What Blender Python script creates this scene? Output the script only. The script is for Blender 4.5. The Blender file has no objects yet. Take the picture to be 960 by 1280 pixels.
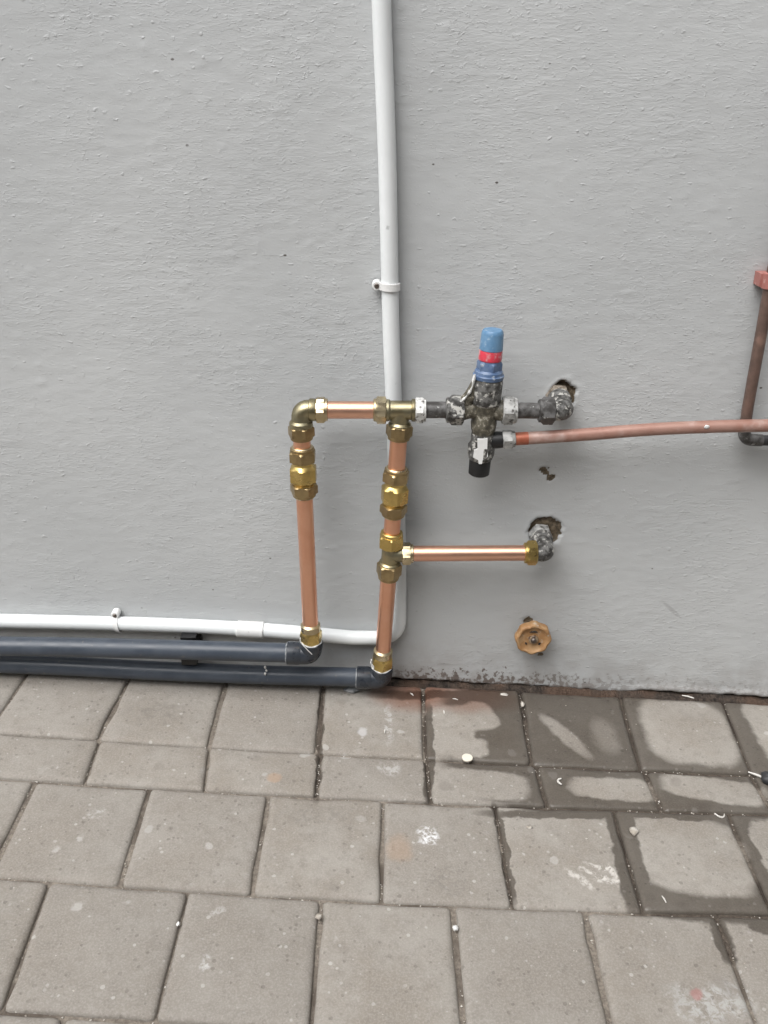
import bpy, bmesh, math, random
import numpy as np
from mathutils import Vector, Matrix

random.seed(7)
rng = np.random.default_rng(11)
scene = bpy.context.scene
COL = scene.collection
R = math.radians

# ------------------------------------------------------------------ camera
CAM = Vector((0.05082, -0.97346, 0.74539))
RIGHT = Vector((0.99997620, -0.00058931, -0.00687358))
UP = Vector((0.00640014, 0.45116118, 0.89241954))
FWD = Vector((-0.00257518, 0.89244229, -0.45115421))
FOCAL = 1115.8            # in pixels of a 960 x 1280 frame
cam_data = bpy.data.cameras.new("camera")
cam = bpy.data.objects.new("camera", cam_data)
COL.objects.link(cam)
m = Matrix.Identity(4)
for i in range(3):
    m[i][0] = RIGHT[i]; m[i][1] = UP[i]; m[i][2] = -FWD[i]; m[i][3] = CAM[i]
cam.matrix_world = m
cam_data.sensor_fit = 'VERTICAL'
cam_data.sensor_height = 36.0
cam_data.lens = FOCAL / 1280 * 36.0
cam_data.clip_start = 0.01
cam_data.clip_end = 500
scene.camera = cam

# ------------------------------------------------------------------ sky, sun, exposure
SUN_EL, SUN_AZ = R(60), R(222)       # azimuth measured from +Y (behind the wall), clockwise
world = bpy.data.worlds.new("World")
scene.world = world
world.use_nodes = True
wn = world.node_tree.nodes; wl = world.node_tree.links
wn.clear()
wo = wn.new('ShaderNodeOutputWorld'); bg = wn.new('ShaderNodeBackground')
sky = wn.new('ShaderNodeTexSky'); sky.sky_type = 'NISHITA'; sky.sun_disc = False
sky.sun_elevation = SUN_EL; sky.sun_rotation = SUN_AZ
sky.air_density = 1.0; sky.dust_density = 4.0; sky.ozone_density = 1.0
hs = wn.new('ShaderNodeHueSaturation'); hs.inputs['Saturation'].default_value = 0.12   # cloud cover
wl.new(sky.outputs[0], hs.inputs['Color']); wl.new(hs.outputs[0], bg.inputs[0])
bg.inputs[1].default_value = 0.12
wl.new(bg.outputs[0], wo.inputs[0])
sun_d = bpy.data.lights.new("sun", 'SUN'); sun_d.energy = 1.1; sun_d.angle = R(50); sun_d.color = (1.0, 0.985, 0.965)
sun = bpy.data.objects.new("sun", sun_d); COL.objects.link(sun)
sd = Vector((math.sin(SUN_AZ) * math.cos(SUN_EL), math.cos(SUN_AZ) * math.cos(SUN_EL), math.sin(SUN_EL)))
sun.rotation_euler = sd.to_track_quat('Z', 'Y').to_euler(); sun.location = sd * 6
scene.view_settings.view_transform = 'Standard'
scene.view_settings.look = 'None'
scene.view_settings.exposure = 0.92
scene.view_settings.gamma = 1.0
scene.view_settings.use_curve_mapping = False
scene.cycles.max_bounces = 4; scene.cycles.diffuse_bounces = 2; scene.cycles.glossy_bounces = 3
scene.cycles.adaptive_threshold = 0.02
scene.cycles.caustics_reflective = False; scene.cycles.caustics_refractive = False

# ------------------------------------------------------------------ surveying helpers (metres; wall face y = 0, ground falls 3.9 deg to the right)
SLOPE = R(3.9); CA, SA = math.cos(SLOPE), math.sin(SLOPE)
def ray(u, v):
    return RIGHT * ((u - 480) / FOCAL) + UP * ((640 - v) / FOCAL) + FWD
def at(u, v, off=0.0):                 # point standing `off` metres clear of the wall face
    d = ray(u, v); return CAM + d * ((-off - CAM.y) / d.y)
GN = Vector((SA, 0, CA))
def on_ground(u, v, h=0.0):            # point `h` above the paving
    d = ray(u, v); return CAM + d * ((h - GN.dot(CAM)) / GN.dot(d))
def g2w(a, b, h=0.0):                  # paving coordinates (along wall, away from wall, up) -> world
    return Vector((a * CA + h * SA, b, -a * SA + h * CA))
def w2g(p):
    return (p.x * CA - p.z * SA, p.y, p.x * SA + p.z * CA)
def gp(u, v):
    a, b, _ = w2g(on_ground(u, v)); return (a, b)

# ------------------------------------------------------------------ materials
class NT:
    def __init__(s, name):
        s.bounds = None
        s.m = bpy.data.materials.new(name); s.m.use_nodes = True
        s.t = s.m.node_tree; s.t.nodes.clear()
        s.out = s.n('ShaderNodeOutputMaterial'); s.b = s.n('ShaderNodeBsdfPrincipled')
        s.l(s.b.outputs[0], s.out.inputs[0])
    def n(s, typ, **kw):
        o = s.t.nodes.new(typ)
        for k, v in kw.items(): setattr(o, k, v)
        return o
    def l(s, a, b): s.t.links.new(a, b)
    def put(s, sock, v):
        if hasattr(v, 'is_output') or isinstance(v, bpy.types.NodeSocket): s.l(v, sock)
        else: sock.default_value = v
    def pos(s): return s.n('ShaderNodeNewGeometry').outputs['Position']
    def objc(s): return s.n('ShaderNodeTexCoord').outputs['Object']
    def mapping(s, vec, scale=(1, 1, 1), loc=(0, 0, 0), rot=(0, 0, 0), typ='POINT'):
        o = s.n('ShaderNodeMapping', vector_type=typ); s.l(vec, o.inputs['Vector'])
        o.inputs['Location'].default_value = loc; o.inputs['Rotation'].default_value = rot; o.inputs['Scale'].default_value = scale
        return o.outputs[0]
    def noise(s, vec, scale, detail=4, rough=.55, dist=0, col=False):
        o = s.n('ShaderNodeTexNoise'); s.l(vec, o.inputs['Vector'])
        o.inputs['Scale'].default_value = scale; o.inputs['Detail'].default_value = detail
        o.inputs['Roughness'].default_value = rough; o.inputs['Distortion'].default_value = dist
        return o.outputs['Color' if col else 'Fac']
    def voro(s, vec, scale, out='Distance', rand=1.0):
        o = s.n('ShaderNodeTexVoronoi'); s.l(vec, o.inputs['Vector']); o.inputs['Scale'].default_value = scale
        o.inputs['Randomness'].default_value = rand
        return o.outputs[out]
    def math(s, op, a, b=0.0, clamp=False):
        o = s.n('ShaderNodeMath', operation=op, use_clamp=clamp); s.put(o.inputs[0], a); s.put(o.inputs[1], b); return o.outputs[0]
    def ramp(s, v, lo, hi, a=0.0, b=1.0, smooth=True):
        o = s.n('ShaderNodeMapRange', interpolation_type='SMOOTHSTEP' if smooth else 'LINEAR')
        s.put(o.inputs[0], v)
        if lo < hi: vals = (lo, hi, a, b)
        else: vals = (hi, lo, b, a)
        for i, x in enumerate(vals): o.inputs[1 + i].default_value = x
        return o.outputs[0]
    def mix(s, f, a, b, mode='MIX'):
        o = s.n('ShaderNodeMix', data_type='RGBA', blend_type=mode)
        s.put(o.inputs[0], f)
        for k, v in ((6, a), (7, b)):
            if isinstance(v, tuple): o.inputs[k].default_value = (v[0], v[1], v[2], 1)
            else: s.l(v, o.inputs[k])
        return o.outputs[2]
    def bump(s, h, strength=.5, dist=.002, normal=None):
        o = s.n('ShaderNodeBump'); s.l(h, o.inputs['Height']); o.inputs['Strength'].default_value = strength; o.inputs['Distance'].default_value = dist
        if normal is not None: s.l(normal, o.inputs['Normal'])
        return o.outputs[0]
    def fin(s, color=None, rough=None, metal=None, normal=None, spec=None):
        for k, v in (('Base Color', color), ('Roughness', rough), ('Metallic', metal), ('Normal', normal), ('Specular IOR Level', spec)):
            if v is None: continue
            if isinstance(v, tuple): s.b.inputs[k].default_value = (v[0], v[1], v[2], 1)
            else: s.put(s.b.inputs[k], v)
        return s.m

def mottled(name, c1, c2, scale, rough=.5, metal=0., c3=None, s3=None, t3=(.58, .66), bump=.25, bd=.0006, lo=.38, hi=.62, r2=None):
    t = NT(name); p = t.pos()
    f = t.ramp(t.noise(p, scale, 5, .6), lo, hi)
    c = t.mix(f, c1, c2)
    if c3: c = t.mix(t.ramp(t.noise(p, s3 or scale * 1.7, 4, .6), *t3), c, c3)
    rr = rough if r2 is None else t.ramp(f, 0, 1, rough, r2)
    nb = t.bump(t.noise(p, scale * 2.2, 4, .6), bump, bd)
    return t.fin(c, rr, metal, nb)

def mat_wall():
    t = NT('grey_plaster_paint'); p = t.pos()
    st = t.mapping(p, scale=(.34, 1, 1))
    # broad mottling of the paint coat
    big = t.noise(p, 3.2, 2, .55); med = t.noise(t.mapping(p, scale=(.7, 1, 1)), 22, 3, .6)
    c = t.mix(t.ramp(big, .3, .7), (.508, .522, .527), (.568, .581, .584))
    c = t.mix(t.ramp(med, .35, .7, 0, .28), c, (.49, .50, .504))
    # tiny dark flecks / nicks
    fl = t.math('MULTIPLY', t.ramp(t.voro(t.mapping(p, scale=(.8, 1, 1.2)), 30), .052, .03), t.ramp(t.noise(p, 9, 2), .50, .56))
    c = t.mix(fl, c, (.13, .12, .11))
    def scuff(u, v, du, dv, ang):
        c0 = at(u, v); q = t.mapping(p, typ='TEXTURE', loc=(c0.x, 0, c0.z), rot=(0, ang, 0), scale=(du, 1, dv))
        sq = t.n('ShaderNodeVectorMath', operation='MULTIPLY'); t.l(q, sq.inputs[0]); t.l(q, sq.inputs[1])
        d = t.n('ShaderNodeVectorMath', operation='DOT_PRODUCT'); t.l(sq.outputs[0], d.inputs[0]); d.inputs[1].default_value = (1, 0, 1)
        return t.ramp(d.outputs['Value'], 1.0, .1)
    sc = t.math('MAXIMUM', scuff(840, 763, .022, .0035, .75), scuff(338, 320, .012, .0010, .03))
    c = t.mix(t.math('MULTIPLY', sc, .40), c, (.30, .30, .30))
    # dirt splashed on the foot of the wall
    sep = t.n('ShaderNodeSeparateXYZ'); t.l(p, sep.inputs[0])
    hgt = t.math('ADD', sep.outputs[2], t.math('MULTIPLY', sep.outputs[0], math.tan(SLOPE)))
    n1 = t.noise(p, 130, 5, .65); n2 = t.noise(p, 34, 3, .6)
    low = t.ramp(hgt, .055, .0, 0, 1)
    xr = t.math('MULTIPLY', t.ramp(sep.outputs[0], .03, .09), t.ramp(sep.outputs[0], .42, .2, .35, 1))
    spl = t.math('MULTIPLY', t.ramp(t.math('ADD', t.math('MULTIPLY', low, .30), n1), .72, .80), xr)
    c = t.mix(t.math('MULTIPLY', spl, .85), c, (.11, .075, .055))
    grime = t.math('MULTIPLY', t.ramp(hgt, .10, .0, 0, .45), t.ramp(n2, .3, .7))
    c = t.mix(grime, c, (.30, .275, .255))
    # bare crumbled mortar inside the holes and chips
    at_ = t.n('ShaderNodeAttribute', attribute_name='bare'); raw = at_.outputs['Fac']
    rawc = t.mix(t.ramp(t.noise(p, 260, 4, .7), .35, .65), (.075, .060, .042), (.20, .155, .105))
    c = t.mix(t.ramp(raw, .35, .6), c, rawc)
    # relief: fine brush strokes in rough and smooth areas, small grains
    patch = t.ramp(t.noise(p, 7.5, 3), .38, .62, .22, 1)
    s1 = t.noise(t.mapping(p, scale=(.30, 1, 1), rot=(0, .05, 0)), 360, 3, .62, .35)
    s2 = t.noise(t.mapping(p, scale=(.6, 1, 1)), 430, 2, .55, .6)
    g = t.ramp(s2, .56, .76)
    h = t.math('ADD', t.math('MULTIPLY', s1, .55), t.math('MULTIPLY', g, .45))
    h = t.math('MULTIPLY', h, patch)
    wob = t.n('ShaderNodeVectorMath', operation='ADD'); t.l(t.mapping(p, scale=(.8, 1, 1.25)), wob.inputs[0])
    wsc = t.n('ShaderNodeVectorMath', operation='SCALE'); t.l(t.noise(p, 240, 1, .5, 0, col=True), wsc.inputs[0]); wsc.inputs['Scale'].default_value = .006
    t.l(wsc.outputs[0], wob.inputs[1])
    nv = t.n('ShaderNodeTexVoronoi'); t.l(wob.outputs[0], nv.inputs['Vector']); nv.inputs['Scale'].default_value = 135
    ns = t.n('ShaderNodeSeparateColor'); t.l(nv.outputs['Color'], ns.inputs[0])
    nib = t.math('MULTIPLY', t.ramp(nv.outputs['Distance'], .34, .04), t.ramp(ns.outputs[0], .70, 1.0))
    h = t.math('ADD', h, t.math('MULTIPLY', nib, .42))
    nb = t.bump(h, .66, .0014)
    return t.fin(c, t.ramp(med, .3, .7, .48, .62), 0., nb, .35)

def blob(t, vec, uv, ru, rv, rot=0, soft=.3, p4=True):
    """mask that is 1 inside a rounded patch on the paving, centre and half sizes in metres; None where it cannot reach"""
    if t.bounds is not None:
        hx = (abs(ru * math.cos(rot)) + abs(rv * math.sin(rot))) * 1.15 + .012; hy = (abs(ru * math.sin(rot)) + abs(rv * math.cos(rot))) * 1.15 + .012
        x0, x1, y0, y1 = t.bounds
        if uv[0] + hx < x0 or uv[0] - hx > x1 or uv[1] + hy < y0 or uv[1] - hy > y1: return None
    q = t.mapping(vec, typ='TEXTURE', loc=(uv[0], uv[1], 0), rot=(0, 0, rot), scale=(ru, rv, 1))
    sq = t.n('ShaderNodeVectorMath', operation='MULTIPLY'); t.l(q, sq.inputs[0]); t.l(q, sq.inputs[1]); o = sq.outputs[0]
    if p4:
        s2 = t.n('ShaderNodeVectorMath', operation='MULTIPLY'); t.l(o, s2.inputs[0]); t.l(o, s2.inputs[1]); o = s2.outputs[0]
    d = t.n('ShaderNodeVectorMath', operation='DOT_PRODUCT'); t.l(o, d.inputs[0]); d.inputs[1].default_value = (1, 1, 0)
    return t.ramp(d.outputs['Value'], 1 + soft, 1 - soft)

def gspan(u0, v0, u1, v1):
    a, b = gp(u0, v0), gp(u1, v1)
    return math.hypot(a[0] - b[0], a[1] - b[1])

def stain_coords(t, amp=.016):
    """world position turned into paving coordinates with a wobble for natural outlines"""
    p = t.pos()
    q = t.mapping(p, scale=(1 / CA, 1, 0))
    nz = t.noise(p, 42, 3, .62, 0, col=True)
    sub = t.n('ShaderNodeVectorMath', operation='SUBTRACT'); t.l(nz, sub.inputs[0]); sub.inputs[1].default_value = (.5, .5, .5)
    sc = t.n('ShaderNodeVectorMath', operation='SCALE'); t.l(sub.outputs[0], sc.inputs[0]); sc.inputs['Scale'].default_value = amp
    ad = t.n('ShaderNodeVectorMath', operation='ADD'); t.l(q, ad.inputs[0]); t.l(sc.outputs[0], ad.inputs[1])
    return p, ad.outputs[0]

def px_blob(t, vec, u, v, du, dv, rot=0, soft=.3, p4=True):
    c = gp(u, v); ru = gspan(u - du, v, u + du, v) / 2; rv = gspan(u, v - dv, u, v + dv) / 2
    return blob(t, vec, c, ru, rv, rot, soft, p4)

def wet_mask(t, vec):
    mx = lambda a, b: b if a is None else a if b is None else t.math('MAXIMUM', a, b)
    mul = lambda a, k: None if a is None else t.math('MULTIPLY', a, k)
    # spill: along the wall, over the half row, then down the joints
    A0 = gp(545, 862); A1 = gp(940, 1012)
    wet = blob(t, vec, ((A0[0] + .75) / 2 + .02, (A0[1] - .222) / 2 + .01), (.75 - A0[0]) / 2 + .02, .125, 0, .12)
    def strip(u0, v0, u1, v1, w, soft=.35):
        a, b = gp(u0, v0), gp(u1, v1)
        L = math.hypot(b[0] - a[0], b[1] - a[1]); ang = math.atan2(b[1] - a[1], b[0] - a[0])
        return blob(t, vec, ((a[0] + b[0]) / 2, (a[1] + b[1]) / 2), L / 2, w, ang, soft)
    dry = None
    # damp front paver and the joints round it
    wet = mx(wet, blob(t, vec, (gp(868, 1075)[0], -.286), .084, .076, 0, .18))
    wet = mx(wet, strip(965, 1000, 1010, 1150, .05, .2))
    for args in ((564, 914, 28, 32, 0, .4), (590, 897, 30, 17, .35, .5), (580, 934, 30, 12, 0, .5), (860, 914, 54, 38, -.05, .42), (600, 980, 60, 18, -.06, .5),
                 (767, 985, 52, 13, 0, .55), (893, 986, 62, 14, -.14, .5), (996, 925, 48, 50, 0, .3), (866, 1068, 70, 46, -.07, .36), (985, 1070, 34, 44, 0, .2)):
        dry = mx(dry, px_blob(t, vec, *args))
    faint = mx(px_blob(t, vec, 706, 918, 11, 28, .55, .6, False), mul(px_blob(t, vec, 757, 919, 16, 20, 0, .8, False), .6))
    dry = mx(dry, mul(faint, .8))
    if wet is not None and dry is not None: wet = t.math('MULTIPLY', wet, t.math('SUBTRACT', 1.0, dry))
    for s in ((771, 1005, 800, 1142, .016, .4), (618, 1000, 643, 1130, .0045, .6),
              (893, 1140, 914, 1205, .009, .6), (930, 1148, 1000, 1160, .014, .5), (535, 880, 537, 1005, .006, .6), (470, 868, 640, 870, .009, .9),
              (402, 850, 396, 1000, .004, .8), (600, 1016, 960, 1022, .006, .6)):
        wet = mx(wet, strip(*s))
    return wet

def mat_paver(bounds):
    t = NT('concrete_paver'); t.bounds = bounds; p, vec = stain_coords(t)
    oi = t.n('ShaderNodeObjectInfo')
    big = t.noise(p, 11, 3, .6); mid = t.noise(p, 75, 4, .7); fine = t.noise(p, 520, 3, .7)
    c = t.mix(t.ramp(big, .32, .68), (.250, .221, .187), (.328, .304, .272))
    c = t.mix(t.ramp(oi.outputs['Random'], 0, 1, 0, .6, False), c, (.240, .218, .193))
    c = t.mix(t.ramp(mid, .42, .72, 0, .5), c, (.200, .180, .158))
    c = t.mix(t.ramp(fine, .40, .68, .0, .42), c, (.405, .380, .348))
    # pits, dark and pale grains of every size
    v = t.n('ShaderNodeTexVoronoi'); t.l(p, v.inputs['Vector']); v.inputs['Scale'].default_value = 210
    sel = t.n('ShaderNodeSeparateColor'); t.l(v.outputs['Color'], sel.inputs[0])
    siz = t.math('MULTIPLY', sel.outputs[2], .45)
    near = t.ramp(t.math('SUBTRACT', v.outputs['Distance'], siz), .10, -.08)
    grit = t.math('MULTIPLY', near, t.ramp(sel.outputs[0], .74, .95))
    c = t.mix(t.math('MULTIPLY', grit, .42), c, (.14, .122, .105))
    pale = t.math('MULTIPLY', near, t.ramp(sel.outputs[1], .90, .99))
    c = t.mix(t.math('MULTIPLY', pale, .4), c, (.60, .58, .55))
    v2 = t.n('ShaderNodeTexVoronoi'); t.l(vec, v2.inputs['Vector']); v2.inputs['Scale'].default_value = 44
    sel2 = t.n('ShaderNodeSeparateColor'); t.l(v2.outputs['Color'], sel2.inputs[0])
    spot = t.math('MULTIPLY', t.ramp(t.math('SUBTRACT', v2.outputs['Distance'], t.math('MULTIPLY', sel2.outputs[2], .25)), .06, -.06), t.ramp(sel2.outputs[0], .84, .95))
    c = t.mix(t.math('MULTIPLY', spot, .42), c, (.55, .53, .51))
    spot2 = t.math('MULTIPLY', t.ramp(t.math('SUBTRACT', v2.outputs['Distance'], t.math('MULTIPLY', sel2.outputs[2], .3)), .08, -.1), t.ramp(sel2.outputs[1], .86, .95))
    c = t.mix(t.math('MULTIPLY', spot2, .35), c, (.19, .17, .15))
    # marks with a shape of their own
    brk = t.ramp(t.noise(p, 130, 4, .72, .5), .42, .60)
    def stain(col, amount, *a, broken=False):
        nonlocal c
        f = px_blob(t, vec, *a)
        if f is None: return
        if broken: f = t.math('MULTIPLY', f, brk)
        c = t.mix(t.math('MULTIPLY', f, amount), c, col)
    stain((.75, .75, .76), .9, 535, 1043, 13, 12, 0, .6, False, broken=True)
    for a_ in ((724, 1098, 19, 4, -.75), (742, 1092, 24, 3.2, -.35), (757, 1101, 16, 3.5, -.25), (768, 1094, 4, 13, .1), (748, 1084, 14, 3, -.3), (764, 1087, 9, 3, .3)):
        stain((.64, .61, .57), .8, *a_, .9, False, broken=True)
    stain((.52, .50, .48), .6, 121, 1016, 10, 7, 0, .8, False, broken=True)
    stain((.50, .50, .49), .55, 905, 1252, 40, 22, .4, .6, False, broken=True)
    stain((.46, .46, .45), .5, 862, 1258, 18, 30, .5, .9, False, broken=True)
    stain((.36, .16, .15), .6, 871, 1241, 9, 7, 0, .6, False)
    stain((.58, .57, .56), .7, 258, 1203, 7, 9, 0, .8, False, broken=True)
    stain((.50, .48, .46), .55, 274, 1140, 9, 6, 0, .8, False, broken=True)
    stain((.42, .27, .17), .45, 345, 973, 9, 5, 0, .7, False)
    stain((.42, .27, .17), .30, 500, 1060, 16, 16, 0, .8, False)
    stain((.57, .56, .56), .6, 454, 914, 6, 6, 0, .6, False)
    stain((.60, .59, .58), .5, 486, 903, 5, 24, 0, .7, False, broken=True)
    stain((.60, .59, .58), .5, 487, 960, 14, 9, 0, .7, False, broken=True)
    stain((.16, .145, .13), .35, 190, 890, 34, 16, 0, .9, False, broken=True)
    stain((.16, .145, .13), .35, 398, 1020, 44, 14, 0, .9, False, broken=True)
    stain((.16, .145, .13), .40, 560, 1098, 22, 18, 0, .9, False, broken=True)
    stain((.22, .20, .18), .45, 905, 1232, 9, 14, .4, .8, False)
    stain((.20, .18, .16), .5, 557, 982, 8, 5, 0, .7, False)
    stain((.20, .18, .16), .5, 846, 977, 7, 5, 0, .7, False)
    stain((.20, .088, .052), .7, 512, 866, 44, 20, -.05, .95, False)
    stain((.20, .092, .058), .6, 575, 868, 62, 20, -.05, .95, False)
    # damp patches
    wet = wet_mask(t, vec)
    if wet is None: wet = t.n('ShaderNodeValue').outputs[0]; wet.default_value = 0.0
    wetc = t.mix(1.0, c, (.34, .32, .30), 'MULTIPLY')
    c = t.mix(t.math('MULTIPLY', wet, .93), c, wetc)
    h = t.math('ADD', t.math('MULTIPLY', mid, .6), t.math('MULTIPLY', fine, .35))
    h = t.math('SUBTRACT', h, t.math('MULTIPLY', grit, .5))
    nb = t.bump(h, .45, .0016)
    return t.fin(c, t.ramp(wet, 0, 1, .82, .34), 0., nb, .4)

def mat_soil(name, c1, c2, c3):
    t = NT(name); p = t.pos()
    n1 = t.noise(p, 140, 5, .7); n2 = t.noise(p, 18, 3, .6)
    c = t.mix(t.ramp(n1, .32, .68), c1, c2); c = t.mix(t.ramp(n2, .45, .65, 0, .8), c, c3)
    return t.fin(c, .9, 0., t.bump(n1, .9, .004))

def mat_bed():
    t = NT('joint_sand'); p, vec = stain_coords(t)
    n1 = t.noise(p, 240, 5, .7); n2 = t.noise(p, 12, 3, .6)
    c = t.mix(t.ramp(n1, .3, .7), (.15, .127, .105), (.31, .27, .225)); c = t.mix(t.ramp(n2, .50, .66), c, (.105, .085, .068))
    w = wet_mask(t, vec)
    c = t.mix(w, c, t.mix(1.0, c, (.40, .37, .35), 'MULTIPLY'))
    return t.fin(c, .9, 0., t.bump(n1, .9, .003))

def metal(name, c1, c2, scale, r1, r2, c3=None, t3=(.6, .72), aniso=None, bump=.12):
    t = NT(name); p = t.pos()
    f = t.ramp(t.noise(p, scale, 5, .6), .35, .65)
    c = t.mix(f, c1, c2)
    if c3: c = t.mix(t.ramp(t.noise(p, scale * .55, 4, .65), *t3), c, c3)
    fine = t.noise(p, scale * 6, 4, .6)
    return t.fin(c, t.ramp(f, 0, 1, r1, r2), 1.0, t.bump(fine, bump, .0004))

M = {}
M['wall'] = mat_wall()
M['paver'] = mat_paver((-90, -89, -90, -89))
M['bed'] = mat_bed()
M['shade_wall'] = mottled('shade_wall_grey', (.24, .235, .23), (.30, .295, .285), 9, .8, 0., None, bump=.3, bd=.003)  # plain grey for the unseen walls added for shade
M['soil'] = mat_soil('damp_soil', (.022, .017, .014), (.080, .060, .047), (.105, .066, .046))
M['ground'] = mat_soil('yard_soil', (.16, .14, .12), (.24, .215, .185), (.20, .17, .145))
M['copper'] = metal('new_copper', (.92, .515, .355), (.87, .46, .305), 22, .32, .40, (.76, .39, .255), bump=.05)
M['copper_bright'] = metal('polished_copper', (.90, .54, .40), (.86, .49, .35), 20, .34, .40, (.78, .43, .29), bump=.03)
M['brass'] = metal('bright_brass', (.70, .52, .20), (.58, .42, .15), 60, .26, .36, (.42, .30, .12))
M['brass_aged'] = metal('tarnished_brass', (.46, .35, .19), (.34, .25, .13), 60, .30, .42, (.24, .17, .10))
M['brass_dull'] = metal('greenish_brass', (.42, .36, .22), (.28, .26, .18), 55, .32, .46, (.14, .14, .12))
M['brass_pale'] = metal('pale_brass', (.66, .56, .38), (.52, .43, .27), 60, .26, .38, (.38, .30, .18))
M['pvc'] = mottled('blue_grey_pvc', (.046, .057, .076), (.060, .073, .094), 40, .36, 0., (.10, .105, .11), 90, (.63, .72), .1, r2=.46)
M['pvc_dark'] = mottled('dark_pvc_fitting', (.024, .029, .038), (.036, .042, .052), 50, .26, 0., (.07, .075, .08), 120, (.70, .80), .1, r2=.36)
M['white_plastic'] = mottled('white_conduit_plastic', (.82, .845, .85), (.79, .815, .82), 16, .34, 0., (.52, .54, .54), 60, (.66, .78), .06)
M['white_clip'] = mottled('white_clip_plastic', (.84, .84, .83), (.78, .78, .77), 40, .38, 0., (.45, .44, .42), 120, (.66, .74), .1)
M['white_paint'] = mottled('white_paint_flakes', (.74, .74, .72), (.55, .55, .53), 160, .5, 0., (.16, .15, .14), 210, (.56, .62), .5)
M['old_grey'] = mottled('paint_splashed_old_brass', (.030, .028, .026), (.15, .148, .142), 130, .42, 0., (.46, .45, .42), 145, (.525, .61), .7, .001, r2=.6)
M['old_olive'] = mottled('dirty_olive_brass', (.055, .050, .038), (.15, .135, .10), 150, .42, 0., (.36, .34, .29), 150, (.56, .65), .7, .001, r2=.6)
M['old_dark'] = mottled('dark_painted_pipe', (.045, .042, .040), (.115, .112, .110), 110, .34, 0., (.36, .36, .35), 150, (.61, .69), .4, r2=.5)
M['old_light'] = mottled('paint_covered_nut', (.28, .28, .27), (.46, .46, .45), 130, .45, 0., (.075, .07, .065), 150, (.56, .64), .5)
M['black_rubber'] = mottled('black_plastic', (.008, .008, .009), (.014, .014, .015), 60, .45, 0., None, bump=.1)
M['blue'] = mottled('blue_cap_plastic', (.105, .225, .38), (.145, .275, .43), 60, .42, 0., (.34, .45, .56), 110, (.55, .72), .3)
M['blue_dark'] = mottled('dusty_blue_plastic', (.07, .125, .24), (.13, .19, .31), 90, .4, 0., (.38, .42, .48), 150, (.57, .67), .3)
M['red'] = mottled('red_band', (.66, .045, .075), (.58, .06, .085), 90, .4, 0., (.64, .40, .41), 90, (.50, .70), .2)
M['discharge'] = mottled('weathered_copper', (.33, .175, .137), (.38, .225, .183), 26, .45, .2, (.50, .37, .33), 30, (.52, .76), .25)
M['discharge_red'] = mottled('reddened_copper_end', (.36, .10, .055), (.42, .15, .09), 60, .45, .3, None, bump=.25)
M['brown_pipe'] = mottled('oxidised_brown_pipe', (.125, .083, .068), (.175, .112, .090), 60, .42, .2, (.24, .150, .12), 40, (.58, .74), .25)
M['pink'] = mottled('pink_painted_clip', (.42, .175, .150), (.37, .145, .125), 80, .45, 0., (.48, .27, .24), 120, (.6, .7), .2)
M['rust'] = mottled('rusty_orange_handle', (.37, .195, .080), (.46, .285, .145), 80, .55, 0., (.50, .40, .30), 130, (.58, .68), .6, .001, r2=.7)
M['rust_core'] = mottled('worn_brown_metal', (.22, .15, .095), (.34, .25, .165), 150, .5, .2, (.09, .06, .045), 190, (.55, .63), .6)
M['screw'] = mottled('steel_screw', (.10, .08, .07), (.20, .17, .15), 200, .4, .7)
M['dark_void'] = mottled('dark_recess', (.02, .017, .015), (.045, .036, .03), 120, .9)
M['mortar'] = mottled('crumbled_mortar', (.11, .085, .06), (.30, .26, .215), 220, .9, 0., (.42, .40, .38), 160, (.6, .68), .8, .0015)
M['tape'] = mottled('white_thread_tape', (.80, .80, .78), (.70, .70, .68), 120, .6)
M['cream'] = mottled('cream_plastic', (.80, .75, .64), (.76, .70, .60), 120, .5)
M['pebble'] = mottled('pale_grit', (.36, .32, .27), (.60, .57, .52), 90, .8)
M['shaving'] = mottled('plastic_shaving', (.72, .70, .66), (.60, .58, .54), 150, .5)
M['glue'] = mottled('grey_pvc_cement', (.10, .108, .12), (.34, .35, .36), 120, .45)
M['stone_dark'] = mottled('dark_stone', (.03, .03, .033), (.06, .06, .062), 120, .5)

# ------------------------------------------------------------------ object helpers
def link(o, parent=None, mat=None):
    COL.objects.link(o)
    if parent is not None: o.parent = parent
    if mat is not None: o.data.materials.append(mat)
    return o
def tag(o, label=None, cat=None, group=None, kind=None):
    for k, v in (('label', label), ('category', cat), ('group', group), ('kind', kind)):
        if v: o[k] = v
    return o
def thing(name, loc, label, cat, group=None):
    o = bpy.data.objects.new(name, None); o.location = loc; o.empty_display_size = .02
    COL.objects.link(o); return tag(o, label, cat, group)
def origin_of(o):
    while o.parent is not None: o = o.parent
    return o.location
def mesh_from(name, V, F, mat, parent=None, smooth=True, sharp=32, loc=None):
    """V in world metres; the object hangs under `parent` (an Empty at the thing's base)"""
    org = Vector(loc) if loc is not None else (Vector(origin_of(parent)) if parent is not None else Vector((0, 0, 0)))
    me = bpy.data.meshes.new(name)
    me.from_pydata([tuple(Vector(v) - org) for v in V], [], F)
    me.validate()
    bm = bmesh.new(); bm.from_mesh(me); bmesh.ops.recalc_face_normals(bm, faces=bm.faces[:]); bm.to_mesh(me); bm.free()
    if smooth:
        me.polygons.foreach_set('use_smooth', [True] * len(me.polygons))
        me.set_sharp_from_angle(angle=R(sharp))
    o = bpy.data.objects.new(name, me)
    if parent is None: o.location = org
    return link(o, parent, mat)

def frame_of(d):
    d = d.normalized()
    a = Vector((0, 0, 1)) if abs(d.z) < .8 else Vector((0, -1, 0))
    x = a.cross(d).normalized(); y = d.cross(x).normalized()
    return x, y

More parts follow.
